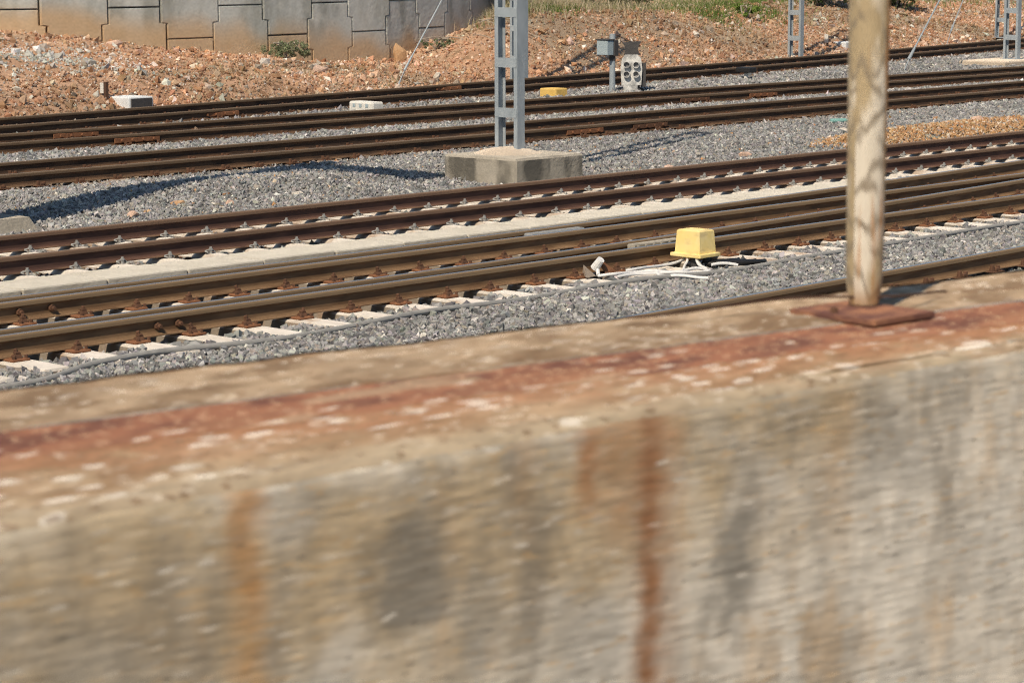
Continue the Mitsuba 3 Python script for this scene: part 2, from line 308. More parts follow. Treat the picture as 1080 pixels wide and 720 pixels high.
# ------------------------------------------------------------------ the ground
TRACK_G = lambda X: 36.75 + .10*(X-26.6) + .0007*(X-26.6)**2       # far rail of the back siding
def ballast_z(X, Y):
    a = np.interp(Y, [8, 12.2, 13.0, 15.2, 16.0, 16.28, 18.3, 18.8, 19.6, 22.3, 24.5, 27, 27.9, 29.4, 30.6, 32, 45],
                     [-.6, -.34, -.24, -.225, -.225, -.31, -.33, -.26, -.23, -.235, -.19, -.18, -.18, -.18, -.15, -.16, -.16])
    for c in (27.75 + .011*(X-20) + .75, 32.15 - .022*(X-23) + .75, TRACK_G(X) - .75, 20.46 - .0066*(X-15) + .75):
        a = a - .045*np.clip((1.25 - np.abs(Y-c))/.3, 0, 1)
    a = a + .13*np.exp(-((X-21.8)/2.6)**2 - ((Y-25.4)/1.0)**2)
    return a + .03*(meshkit.fbm(np.c_[X*.7, Y*.7, 0*X]) - .5)
def sm(a, b, x):
    t = np.clip((x-a)/(b-a), 0, 1); return t*t*(3-2*t)
def dirt_z(X, Y):
    v = Y - TRACK_G(np.clip(X, 20, 110)) - .8
    H = np.interp(X, [20, 25, 33, 37, 40, 43, 50, 60, 75, 140], [1.6, 1.55, 1.32, .92, .55, .42, .62, .95, 1.0, 1.1])
    z = -.17 + H*(.35*sm(0, 1.6, v) + .65*sm(.6, 7.0, v)) + .012*np.clip(v-7, 0, 80)
    M = np.interp(X, [43.2, 44.2, 45.3, 46.6, 48.5, 53, 57, 66, 78], [0, .42, .88, 1.16, 1.12, .82, .66, .38, .1])
    vc = np.interp(X, [43, 48, 57, 66, 80], [2.6, 2.9, 3.6, 4.8, 6.5])
    z = z + M*sm(0, 1, v/vc)*(1-.75*sm(.3, 2.8, v-vc))
    n = meshkit.fbm(np.c_[X*.8, Y*.8, 0*X]) - .5
    n2 = meshkit.fbm(np.c_[X*3.1, Y*3.1, 0*X+5]) - .5
    return z + sm(0, 1.5, v)*(.22*n + .14*n2)
def grid(x0, x1, nx, y0, y1, ny, zf):
    X, Y = np.meshgrid(np.linspace(x0, x1, nx), np.linspace(y0, y1, ny), indexing='ij')
    V = np.c_[X.ravel(), Y.ravel(), zf(X.ravel(), Y.ravel())]
    i, j = np.meshgrid(np.arange(nx-1), np.arange(ny-1), indexing='ij')
    a = (i*ny + j).ravel()
    return trimesh.Trimesh(V, np.vstack([np.c_[a, a+ny, a+ny+1], np.c_[a, a+ny+1, a+1]]), process=False)
put('ground', trimesh.Trimesh([[-900, -900, -.9], [1500, -900, -.9], [1500, 1500, -.9], [-900, 1500, -.9]], [[0, 1, 2], [0, 2, 3]], process=False), 'soil_mat', kind='structure')
put('ballast_bed', grid(-10, 130, 281, 8, 45, 186, ballast_z), 'ballast_mat', smooth=True, kind='structure')
put('dirt_bank', grid(18, 118, 501, 36.6, 110, 368, lambda X, Y: np.maximum(dirt_z(X, Y), -.34) - .02 - .3*sm(.1, -.5, Y-TRACK_G(X)-.6)), 'dirt_mat', smooth=True, kind='structure')

# ------------------------------------------------------------------ railway tracks
RAIL = [(-.072, -.172), (.072, -.172), (.072, -.163), (.022, -.149), (.011, -.138), (.008, -.11), (.008, -.07), (.012, -.058), (.034, -.047), (.036, -.042), (.036, -.014), (.031, -.004), (.022, 0),
        (-.022, 0), (-.031, -.004), (-.036, -.014), (-.036, -.042), (-.034, -.047), (-.012, -.058), (-.008, -.07), (-.008, -.11), (-.011, -.138), (-.022, -.149), (-.072, -.163)]
def rail(track, yf, x0, x1, m, name='rail', label=None):
    X = np.arange(x0, x1+.01, 1.5)
    return put(name, sweep(RAIL, np.c_[X, [yf(x) for x in X]]), m, track, smooth=25, label=label)
def bolt(x, y, z, r=.018, h=.04): return cyl(r, (x, y, z), (x, y, z+h), 6)
def fishplate(rkey, x, y, m, lab=None, length=.55, tilt=0.0):
    parts = []
    for s in (-1, 1):
        y0 = y + s*.014; y1 = y + s*.040
        parts.append(hull([[x+a*length/2, yy, zz] for a in (-1, 1) for yy, zz in ((y0, -.052), (y1, -.060), (y1, -.125), (y0, -.140))]))
        for k in range(4):
            bx = x + (k-1.5)*length/4.2
            parts.append(cyl(.022, (bx, y1, -.092), (bx, y1+s*.035, -.092), 6))
    put('fishplate', cat(*parts), m, rkey, label=lab)

# A: turnout just behind the parapet
A = thing('railway_track', 'rusty brown turnout of four close rails on pale sleepers with orange baseplates', 'railway track')
yN1 = lambda x: 16.35
yF1 = lambda x: 17.855
yN2 = lambda x: 16.61 + .0034*max(x-13, 0)**2
yF2 = lambda x: 18.105 + .0026*max(x-13, 0)**2
rA = {k: rail(A, f, 8, 44, 'rail_a') for k, f in (('F2', yF2), ('F1', yF1), ('N2', yN2), ('N1', yN1))}
S_A = [11.81 + .6*n for n in range(-2, 31)]
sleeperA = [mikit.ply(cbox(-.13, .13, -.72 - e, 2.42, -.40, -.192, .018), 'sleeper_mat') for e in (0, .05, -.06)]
def base_plate(seed):
    r = random.Random(seed)
    return mikit.ply(cbox(-.085, .085, -.19, .19, -.192, -.172, .006), 'rust')
def rail_clamp(seed):
    r = random.Random(seed + 50); s = -1; y = s*.112
    ms = [hull([[a*.030, y+b*.036, z] for a in (-1, 1) for b, z in ((-1, -.172), (1, -.172), (-s*.9, -.152), (s*.4, -.134))]),
          cyl(.016, (r.uniform(-.01, .01), y, -.17), (r.uniform(-.02, .02), y+r.uniform(-.008, .008), -.098), 6),
          cbox(-.022, .022, y-.022, y+.022, -.138, -.120, .004)]
    for q in (-.055, .055):
        ms.append(cyl(.015, (q, s*.16, -.18), (q + r.uniform(-.008, .008), s*.16, -.145), 6))
    return mikit.ply(cat(*ms), 'rust_dark')
clampsA = [rail_clamp(i) for i in range(5)]
platesA = [base_plate(i) for i in range(4)]
for i, x in enumerate(S_A):
    s = put('sleeper', sleeperA[i % 3], None, A, at=(x, 16.35, random.uniform(-.006, .004)), rot=random.uniform(-.8, .8))
    for f in (yN1, yN2, yF1, yF2):
        if f in (yN2, yF2) and x > 33: continue
        if f is yF2 and f(x) - yF1(x) < .30 and i % 2: pass
        xx = x + random.uniform(-.015, .015)
        put('base_plate', platesA[(i*3 + int(f(x)*7)) % 4], None, s, at=(xx, f(x), 0))
        for a in (0, 180):
            put('rail_clamp', clampsA[random.randrange(5)], None, s, at=(xx + random.uniform(-.02, .02), f(x), 0), rot=a + random.uniform(-5, 5))
for k, x in (('N1', 13.30), ('N1', 13.52), ('F1', 13.02), ('F1', 13.36)):
    y = (yN1 if k == 'N1' else yF1)(x)
    put('web_bolt', cat(cyl(.030, (x, y-.008, -.095), (x, y-.045, -.095), 6), cyl(.017, (x, y-.04, -.095), (x, y-.075, -.095), 8)), 'rust_dark', rA[k])
def spacer(x, y, L, w, m, lab, ribs=0):
    ms = [cbox(x-L/2, x+L/2, y-w/2, y+w/2, -.145, -.006, .012)]
    for k in range(ribs):
        xx = x - L/2 + (k+.5)*L/ribs
        ms.append(cbox(xx-.02, xx+.02, y-w/2-.012, y+w/2+.012, -.12, -.02, .006))
    put('spacer_block', cat(*ms), m, A, label=lab)
spacer(20.1, 18.03, .85, .12, 'galv_dull', 'grey spacer block between the two far rails')
spacer(20.05, 16.62, .75, .10, 'conc', 'pale ribbed spacer block between the two near rails left of the yellow box', 6)

# B: rail dark red-brown on concrete sleepers
Bt = thing('railway_track', 'dark red brown track with small bright clips on white concrete sleepers behind the concrete trough', 'railway track')
yBn = lambda x: 20.46 - .0066*(x-15)
yBf = lambda x: yBn(x) + 1.505
rB = [rail(Bt, f, 10, 52, 'rail_b') for f in (yBf, yBn)]
def conc_sleeper():
    pts = []
    for y, w, z in ((-.66, .09, -.33), (-.655, .10, -.235), (-.60, .115, -.197), (-.42, .118, -.184), (.30, .105, -.186), (.75, .10, -.205), (1.2, .105, -.186), (1.92, .105, -.188), (2.10, .09, -.245), (2.12, .10, -.30)):
        pts.append((y, w, z))
    V, F = [], []
    for y, w, z in pts:
        V += [[-w*1.35, y, -.42], [-w*1.2, y, z-.05], [-w*.8, y, z-.008], [-w*.35, y, z], [w*.35, y, z], [w*.8, y, z-.008], [w*1.2, y, z-.05], [w*1.35, y, -.42]]
    n = 8
    for i in range(len(pts)-1):
        for j in range(n):
            a, b = i*n+j, i*n+(j+1) % n
            F += [[a, b, b+n], [a, b+n, a+n]]
    for o, s in ((0, 1), ((len(pts)-1)*n, -1)):
        for j in range(1, n-1): F.append([o, o+j+1, o+j] if s > 0 else [o, o+j, o+j+1])
    me = trimesh.Trimesh(V, F, process=False); me.fix_normals(); return me
sleeperB = mikit.ply(conc_sleeper(), 'sleeper_mat', smooth=35)
def clip_mesh():
    ms = []
    s = -1
    ms.append(bolt(0, s*.105, -.19, .015, .075))
    ms.append(cyl(.024, (0, s*.105, -.152), (0, s*.105, -.134), 6))
    ms.append(tube([(-.045, s*.12, -.172), (-.05, s*.075, -.158), (0, s*.10, -.150), (.05, s*.075, -.158), (.045, s*.12, -.172)], .008, 6))
    return cat(*ms)
clipB = mikit.ply(clip_mesh(), 'galv_dull', smooth=30)
for i in range(-5, 36):
    x = 14.97 + .59*i
    s = put('sleeper', sleeperB, None, Bt, at=(x + .02*math.sin(i*5), yBn(x), random.uniform(-.008, .004)), rot=random.uniform(-.7, .7))
    for f in (yBn, yBf):
        put('clip', clipB, None, s, at=(x + random.uniform(-.03, .03), f(x), 0), rot=random.uniform(-6, 6))
        put('clip', clipB, None, s, at=(x, f(x), 0), rot=180)

# D, E, F: sidings behind the mast; their sleepers lie almost level with the ballast
sleeperF = [mikit.ply(cbox(-.13, .13, -.55, 2.06, -.38, -.176, .02), 'sleeper_old'), mikit.ply(cbox(-.12, .12, -.52, 2.03, -.38, -.182, .02), 'sleeper_old')]
def far_plate():
    ms = [cbox(-.10, .10, -.17, .17, -.180, -.168, .004)]
    for s in (-1, 1):
        ms += [bolt(-.04, s*.11, -.17, .024, .06), bolt(.05, s*.12, -.17, .024, .05), cbox(-.03, .03, s*.11-.04, s*.11+.04, -.17, -.135, .006)]
    return mikit.ply(cat(*ms), 'rust_dark')
plateF = far_plate()
def siding(label, yn, x0, x1, step):
    t = thing('railway_track', label, 'railway track')
    rs = [rail(t, lambda x: yn(x)+1.505, x0-6, x1+10, 'rail_far'), rail(t, yn, x0-6, x1+10, 'rail_far')]
    n = int((x1-x0)/step)
    for i in range(n):
        x = x0 + i*step
        a = math.degrees(math.atan((yn(x+.1)-yn(x-.1))/.2))
        s = put('sleeper', sleeperF[i % 2], None, t, at=(x, yn(x), random.uniform(-.02, .0)), rot=a + random.uniform(-1, 1))
        for o in (0, 1.505):
            put('base_plate', plateF, None, s, at=(x, yn(x)+o, random.uniform(-.006, .004)), rot=a)
    return t, rs
yD = lambda x: 27.75 + .011*(x-20)
yE = lambda x: 32.15 - .022*(x-23)
yG = lambda x: float(TRACK_G(x)) - 1.505
Dt, rD = siding('rusty siding track in grey ballast directly behind the mast on the big concrete block', yD, 18, 50, .65)
Et, rE = siding('rusty siding track passing just in front of the dwarf signal and cabinet post', yE, 21, 58, .65)
Gt, rG = siding('rearmost rusty track running along the foot of the orange dirt bank', yG, 24, 78, .65)
for r, x, f, o, m in ((rE[0], 25.75, yE, 1.505, 'rust'), (rE[1], 25.8, yE, 0, 'rust'), (rG[1], 30.6, yG, 0, 'rust'), (rG[0], 39.0, yG, 1.505, 'rust'), (rD[1], 31.8, yD, 0, 'rust'), (rE[1], 39.55, yE, 0, 'rust_dark'),
                      (rE[1], 41.7, yE, 0, 'rust'), (rD[1], 33.5, yD, 0, 'rust_dark'), (rG[1], 55.0, yG, 0, 'rust_dark'), (rG[1], 49.0, yG, 0, 'rust_dark'), (rE[0], 47.5, yE, 1.505, 'rust')):
    fishplate(r, x, f(x)+o, m, 'rusty orange fishplate with square bolt heads' if m == 'rust' else None, length=.9)

# C: the rail nearest the parapet
Ct = thing('railway_track', 'single bluish topped rail close behind the parapet and the rusty pole', 'railway track')
yC = lambda x: 13.37 + .0285*(x-15.5)
rail(Ct, yC, 8, 40, 'rail_a')
for i in range(40):
    x = 11.2 + .6*i
    s = put('sleeper', sleeperF[i % 2], None, Ct, at=(x, yC(x)-1.5, -.045), rot=1.6)
    put('base_plate', plateF, None, s, at=(x, yC(x), 0), rot=1.6)

# ------------------------------------------------------------------ concrete cable trough between A and B
tr = thing('cable_trough', 'low pale concrete cable trough with jointed lid between the brown and red tracks', 'cable trough')
x = 9.0; i = 0
while x < 27.5:
    L = .98
    w = .62 - .006*(x-13)
    dy = random.uniform(-.008, .008); dz = random.uniform(-.006, .006)
    y0 = 18.98 + .0 + max(0, x-16)*.0045 + dy
    put('lid', cbox(x+.006, x+L-.006, y0, y0+w, -.165+dz, -.095+dz, .012), 'conc_trough', tr)
    x += L; i += 1
put('channel', cbox(9, 27.4, 19.02, 19.50, -.45, -.168), 'conc', tr)

# ------------------------------------------------------------------ ballast stones
GREY = [((.26, .262, .268), 4), ((.33, .33, .332), 4), ((.19, .193, .20), 3), ((.40, .396, .39), 2), ((.36, .33, .295), 1.3), ((.64, .62, .59), .5), ((.14, .14, .145), 1.3)]
RUSTY = [((.16, .105, .072), 4), ((.21, .15, .11), 3), ((.10, .068, .05), 3), ((.36, .29, .23), .9)]
OCHRE = [((.44, .26, .13), 4), ((.52, .36, .22), 3), ((.36, .20, .10), 2), ((.62, .52, .42), 1)]
def blocked(X, Y):
    b = (Y > 18.95) & (Y < 19.66) & (X < 27.5)
    for f in (yN1, yF1, yN2, yF2): pass
    ph = np.abs((X - 11.81 + .3) % .6 - .3)
    b |= (ph < .12) & (Y > 15.66) & (Y < 18.80)
    ph = np.abs((X - 14.97 + .295) % .59 - .295)
    by = Y - (20.46 - .0066*(X-15))
    b |= (ph < .135) & (by > -.68) & (by < 2.1)
    b |= (X < 17.75) & (Y > 23.5) & (Y < 25.0)
    b |= (X > 24.9) & (X < 26.36) & (Y > 23.05) & (Y < 24.45)
    return b
def scatter(y0, y1, dens, rad):
    n = int(dens*1.35*(y1**2-y0**2)/2)
    Y = np.sqrt(rng.uniform(y0**2, y1**2, n)); X = Y*rng.uniform(.62, 1.97, n)
    ok = in_view(X, Y) & ~blocked(X, Y)
    X, Y = X[ok], Y[ok]
    return X, Y, rad*np.minimum(rng.lognormal(0, .36, len(X)), 1.8)
Xs, Ys, Ss = [np.concatenate(a) for a in zip(scatter(12.6, 15.8, 980, .0225), scatter(15.8, 19, 420, .030), scatter(19, 22.4, 430, .029), scatter(22.4, 27.4, 640, .0275), scatter(27.4, 31.9, 300, .036), scatter(31.9, 40.5, 175, .041))]
gfar = TRACK_G(Xs)
keep = Ys < gfar + .9 - .25*rng.random(len(Xs))
Xs, Ys, Ss, gfar = Xs[keep], Ys[keep], Ss[keep], gfar[keep]
Zs = ballast_z(Xs, Ys) + rng.uniform(-.008, .022, len(Xs))
heap = np.clip(1 - ((Xs-37.0)/4.6)**2 - ((Ys-23.7)/1.15)**2, 0, 1)          # a spill of orange soil by the red track, at the right
Zs += .16*heap
col = pick(GREY, len(Xs), rng)
col *= (.80 + .40*meshkit.fbm(np.c_[Xs*.55, Ys*1.1, 0*Xs+2]))[:, None]
drail = np.min([np.abs(Ys-(yD(Xs)+.75))-.75, np.abs(Ys-(yE(Xs)+.75))-.75, np.abs(Ys-(gfar-.75))-.75, np.abs(Ys-(yBn(Xs)+.75))-.55], axis=0)
pr = np.clip(1 - np.clip(drail, 0, 9)/.45, 0, 1)*.9
pr[(Ys > 19) & (Ys < 22.6)] *= .35
pr = np.where(gfar - Ys < 3.2, np.maximum(pr, .45*sm(3.0, .3, gfar-Ys)), pr)
is_r = rng.random(len(Xs)) < pr
col[is_r] = pick(RUSTY, is_r.sum(), rng)
is_o = rng.random(len(Xs)) < np.clip(heap*3, 0, .92)
is_o |= rng.random(len(Xs)) < .012*(Ys > 22.5)*(Ys < 27.5)
col[is_o] = pick(OCHRE, is_o.sum(), rng)
nr = Ys < 22.4
m1, c1 = stones(np.c_[Xs, Ys, Zs][nr], Ss[nr], col[nr], rng)
m2, c2 = stones(np.c_[Xs, Ys, Zs][~nr], Ss[~nr]*1.08, col[~nr], rng, small=True)
m, c = cat(m1, m2), np.vstack([c1, c2])
put('ballast_stones', m, 'stone_mat', color=c, label='loose grey crushed stone ballast lying between and around the tracks', cat='ballast', kind='stuff')

# ------------------------------------------------------------------ retaining wall of interlocking cross-shaped panels
COLS = [(29.7, 46.9), (30.9, 46.05), (32.15, 45.24), (33.40, 44.62), (34.77, 44.29), (36.14, 44.01), (37.54, 43.91), (38.94, 43.84), (40.35, 43.91), (41.75, 44.05), (43.15, 44.22), (44.50, 44.57), (45.86, 44.93), (47.20, 45.36), (48.50, 45.85), (49.75, 46.5), (50.9, 47.3), (51.9, 48.3), (52.7, 49.5)]
rw = thing('retaining_wall', 'grey concrete retaining wall of interlocking cross shaped panels with orange soil stains along its foot', 'retaining wall')
# height of the horizontal joint in each column of the first kind, metres
ZJ = 2.29
def cross_panel(W, wide, ear, top=None):
    """outline in (u, z) of a cross: full height 1.4, wide in its middle half"""
    g = .012
    h = .70 - g
    a, b = W/2 - ear - g, W/2 + ear - g
    q = .35 - g
    return [(-a, -h), (a, -h), (a, -q-2*g), (b, -q), (b, q), (a, q+2*g), (a, h), (-a, h), (-a, q+2*g), (-b, q), (-b, -q), (-a, -q-2*g)]
def panel_mesh(outline, c, d, nrm, th=.14, bev=.018):
    Pg = Polygon(outline)
    inner = np.array(outline)
    ins = np.array(Pg.buffer(-bev, join_style=2).exterior.coords)[:-1]
    # back prism and a bevelled front
    m1 = trimesh.creation.extrude_polygon(Pg, th-bev)
    m2 = trimesh.creation.extrude_polygon(Polygon(ins), bev)
    m2.apply_translation([0, 0, th-bev])
    me = cat(m1, m2)
    V = me.vertices
    out = np.zeros_like(V)
    out[:, 0] = c[0] + V[:, 0]*d[0] + V[:, 2]*nrm[0]
    out[:, 1] = c[1] + V[:, 0]*d[1] + V[:, 2]*nrm[1]
    out[:, 2] = c[2] + V[:, 1]
    return trimesh.Trimesh(out, me.faces if (d[0]*nrm[1]-d[1]*nrm[0]) > 0 else me.faces[:, ::-1], process=False)
for i in range(len(COLS)-1):
    p, q = np.array(COLS[i]), np.array(COLS[i+1])
    W = np.linalg.norm(q-p); d = (q-p)/W; nrm = np.array([d[1], -d[0]])
    kind = i % 2                                                        # column kind decides the half step
    zj = ZJ + (0 if kind == 1 else -.70) - .0
    for k in (-2, -1, 0, 1):
        zc = zj + .70 + 1.40*k
        if zc + .7 < -.1 or zc - .7 > 4.9: continue
        o = cross_panel(W, True, .075)
        put('panel', panel_mesh(o, ((p+q)[0]/2, (p+q)[1]/2, zc + rng.uniform(-.004, .004)), d, nrm + 0*d, th=.14 + rng.uniform(-.006, .006)), 'panel', rw)
back = []
for i in range(len(COLS)-1):
    p, q = np.array(COLS[i]), np.array(COLS[i+1]); d = (q-p)/np.linalg.norm(q-p); nb = np.array([-d[1], d[0]])
    back.append(hull([[*(p - d*.02 + nb*a), z] for a in (.01, .5) for z in (-.5, 4.2)] + [[*(q + d*.02 + nb*a), z] for a in (.01, .5) for z in (-.5, 4.2)]))
put('backfill', cat(*back), 'conc', rw)

# ------------------------------------------------------------------ dirt bank: stones, grass, shrubs
n = 330000
Yr = np.sqrt(rng.uniform(37**2, 53**2, n)); Xr = Yr*rng.uniform(.62, 1.97, n)
v = Yr - TRACK_G(Xr) - .75
wy = np.interp(Xr, [c[0] for c in COLS], [c[1] for c in COLS], left=50, right=99)
ok = in_view(Xr, Yr) & (v > -.25) & (v < np.interp(Xr, [44, 50, 60, 80], [8, 5.2, 7, 11])) & (Yr < wy - .2)
# keep the stones thinner with distance
ok &= rng.random(n) < np.interp(v, [0, 1.5, 4, 9], [.85, .62, .46, .38])*(.35 + .9*meshkit.fbm(np.c_[Xr*.9, Yr*.9, 0*Xr+3]))
Xr, Yr, v = Xr[ok], Yr[ok], v[ok]
Sr = np.minimum(.022*rng.pareto(2.5, len(Xr)) + .022, .14)
DIRT = [((.50, .295, .185), 5), ((.45, .24, .14), 4), ((.59, .40, .28), 3), ((.66, .51, .41), 2.2), ((.30, .165, .105), 2.0), ((.76, .69, .62), 1.3), ((.36, .28, .235), 1.2)]
cr = pick(DIRT, len(Xr), rng, .16)
pale = np.exp(-((Xr-31.2)/1.9)**2 - ((Yr-41.6)/1.3)**2)
gp = rng.random(len(Xr)) < 1.1*pale
cr[gp] = pick([((.70, .68, .65), 3), ((.56, .53, .49), 2)], gp.sum(), rng)
brown = meshkit.fbm(np.c_[Xr*.35, Yr*.6, 0*Xr])
cr = cr*(1 - .30*sm(.45, .7, brown))[:, None]; cr[:, 0] *= 1 - .08*sm(.45, .7, brown)
m, c = stones(np.c_[Xr, Yr, dirt_z(Xr, Yr) + .1*Sr], Sr, cr, rng, .8, small=True)
put('bank_stones', m, 'stone_mat', color=c, label='orange and tan broken stones covering the dirt bank behind the tracks', cat='rubble', kind='stuff')

def blades(X, Y, Z, hgt, lean, colors, width):
    n = len(X)
    a = rng.uniform(0, 2*np.pi, n); w = width*rng.uniform(.6, 1.3, n)
    dx = rng.normal(0, lean, n)*hgt; dy = rng.normal(0, lean, n)*hgt
    b = np.c_[X, Y, Z-.02]
    s = np.c_[np.cos(a)*w, np.sin(a)*w, 0*a]
    mid = b + np.c_[dx*.35, dy*.35, hgt*.6]; tip = b + np.c_[dx, dy, hgt]
    V = np.stack([b-s, b+s, mid-s*.6, mid+s*.6, tip], 1)
    F = np.array([[0, 1, 3], [0, 3, 2], [2, 3, 4]])[None] + (np.arange(n)*5)[:, None, None]
    return trimesh.Trimesh(V.reshape(-1, 3), F.reshape(-1, 3), process=False), np.repeat(np.clip(colors, .01, .9), 5, axis=0)
def crest_v(X): return np.interp(X, [43, 48, 57, 66, 80], [2.6, 2.9, 3.6, 4.8, 6.5])
def grass_patch(key, spots, hgt, lean, pal, width, label):
    X, Y = [], []
    for x, y, rx, ry, k in spots:
        X.append(x + rng.normal(0, rx, k)); Y.append(y + rng.normal(0, ry, k))
    X, Y = np.concatenate(X), np.concatenate(Y)
    m, c = blades(X, Y, dirt_z(X, Y), hgt*rng.uniform(.4, 1.2, len(X)), lean, pick(pal, len(X), rng, .2), width)
    put(key, m, 'grass_mat', color=c, label=label, cat='grass', kind='stuff')
DRY = [((.42, .36, .24), 3), ((.52, .46, .34), 2), ((.33, .28, .17), 2), ((.20, .22, .09), 2)]
GREEN = [((.10, .17, .035), 3), ((.14, .20, .05), 3), ((.08, .13, .03), 2), ((.24, .24, .10), 1)]
def sp(x, dv, rx, ry, k): return (x, float(TRACK_G(x)) + .8 + float(crest_v(x)) + dv, rx, ry, k)
grass_patch('dry_grass', [sp(46.3, .2, .5, .35, 900), sp(47.6, .5, .8, .35, 1500), sp(49.3, .6, 1.2, .4, 1500), sp(51.5, .9, 1.5, .5, 1300), sp(54, 1.2, 2, .6, 900)], .34, .45, DRY, .006, 'tall dry straw coloured grass along the crest of the dirt bank')
grass_patch('dry_weeds', [(33+1.9*k_, float(TRACK_G(33+1.9*k_)) + 1.6 + 2.2*((k_*37) % 10)/10, .5, .45, 90) for k_ in range(20)], .22, .6, DRY, .005, 'thin dry weeds scattered over the stony dirt bank')
grass_patch('green_grass', [sp(47.3, .2, .7, .25, 1500), sp(53.5, 1.6, 1.2, .8, 3500), sp(57.5, 2.2, 2.0, 1.2, 6000), sp(55.5, -.4, .5, .5, 900), sp(58.2, -.3, .5, .6, 1200), sp(62, 3.5, 2.5, 1.2, 4000), sp(70, 3.0, 3.0, 1.8, 6000), sp(76, 2.6, 3.5, 2.0, 9000), sp(83, 2.0, 4, 2.2, 8000)], .17, .5, GREEN, .010, 'short green grass growing in patches on top of the dirt bank')

def leafy(center, rad, n, size, pal, seed, flat=1.0):
    r = np.random.default_rng(seed)
    # clumps within the crown
    k = max(6, n//110)
    d = r.normal(size=(k, 3)); d /= np.linalg.norm(d, axis=1)[:, None]
    cc = d*r.uniform(.35, .95, (k, 1))*np.array(rad)
    cr = r.uniform(.16, .34, k)*min(rad)
    w = r.integers(0, k, n)
    d = r.normal(size=(n, 3)); d /= np.linalg.norm(d, axis=1)[:, None]
    p = cc[w] + d*cr[w][:, None]*r.uniform(.4, 1.0, (n, 1))*np.array([1, 1, flat])
    p[:, 2] = np.maximum(p[:, 2], -rad[2]*.98)
    p = p + np.array(center)
    a = r.normal(size=(n, 3)); a /= np.linalg.norm(a, axis=1)[:, None]
    b = np.cross(a, r.normal(size=(n, 3))); b /= np.linalg.norm(b, axis=1)[:, None]
    s = size*r.uniform(.6, 1.4, (n, 1))
    V = np.stack([p-a*s, p+b*s*.45, p+a*s, p-b*s*.45], 1)
    F = np.array([[0, 1, 2], [0, 2, 3]])[None] + (np.arange(n)*4)[:, None, None]
    return trimesh.Trimesh(V.reshape(-1, 3), F.reshape(-1, 3), process=False), np.repeat(np.clip(pick(pal, n, r, .2), .01, .9), 4, axis=0)
DARKLEAF = [((.035, .055, .02), 4), ((.05, .075, .025), 3), ((.07, .095, .035), 2), ((.06, .05, .03), 1)]
def shrub(name, label, x, y, rad, n, size, pal, seed, base=None, group=None):
    z = float(dirt_z(np.array([x]), np.array([y]))[0]) if base is None else base
    t = thing(name, label, 'bush' if name == 'bush' else 'weed', group)
    m, c = leafy((x, y, z+rad[2]*.85), rad, n, size, pal, seed)
    put('foliage', m, 'grass_mat', t, color=c)
    r = random.Random(seed)
    st = [tube([(x+r.uniform(-.1, .1), y+r.uniform(-.1, .1), z-.1), (x+r.uniform(-.3, .3)*rad[0], y+r.uniform(-.3, .3)*rad[1], z+rad[2]*.6), (x+r.uniform(-.8, .8)*rad[0], y+r.uniform(-.8, .8)*rad[1], z+rad[2]*1.5)], .012+.012*rad[2], 6, step=.2) for _ in range(6)]
    for s_ in st: put('stem', s_, 'wood_dry', t)
shrub('bush', 'dark evergreen bush behind the crest, right beside the shaded end of the retaining wall', 48.75, 44.75, (.85, .7, 1.15), 7000, .05, DARKLEAF, 3)
shrub('bush', 'low dark olive bush at the top edge above the dwarf signal', 55.3, 47.2, (1.3, .9, .9), 7000, .05, DARKLEAF, 4)
shrub('bush', 'dark bush at the top edge just left of the foreground pole', 64.7, 46.8, (.95, .9, 1.1), 8000, .05, DARKLEAF, 5)
shrub('bush', 'dark bush at the top edge just right of the foreground pole', 68.9, 47.2, (.9, .9, .9), 8000, .05, DARKLEAF, 6)
WEED = [((.15, .20, .10), 3), ((.21, .25, .15), 3), ((.30, .29, .19), 2)]
shrub('weed_clump', 'soft grey green weed clump at the retaining wall foot, left of the stay wire', 39.2, 43.3, (.75, .35, .26), 6000, .018, WEED, 11)
shrub('weed_clump', 'flat pale green weeds at the wall foot just right of the upright orange rock', 44.3, 43.5, (.9, .3, .14), 5000, .016, WEED, 12)
shrub('weed_clump', 'small bright green weed growing on the stony bank left of the distant lattice mast', 57.0, 44.0, (.45, .4, .22), 1200, .04, [((.16, .25, .05), 3), ((.2, .26, .08), 1)], 13)
db = thing('dead_branch', 'bare pale dead twigs lying on the stony bank left of the nearer lattice mast', 'branch')
r_ = random.Random(5)
for k in range(7):
    x0, y0 = 44.6 + r_.uniform(-.5, .6), 42.3 + r_.uniform(-.3, .5)
    x1, y1 = x0 + r_.uniform(.3, .9), y0 + r_.uniform(-.9, -.2)
    za, zb = [float(dirt_z(np.array([a]), np.array([b]))[0]) for a, b in ((x0, y0), (x1, y1))]
    put('twig', tube([(x0, y0, za+.30), ((x0+x1)/2, (y0+y1)/2 + .1, (za+zb)/2+.24), (x1, y1, zb+.05)], .011, 6), 'wood_dry', db)

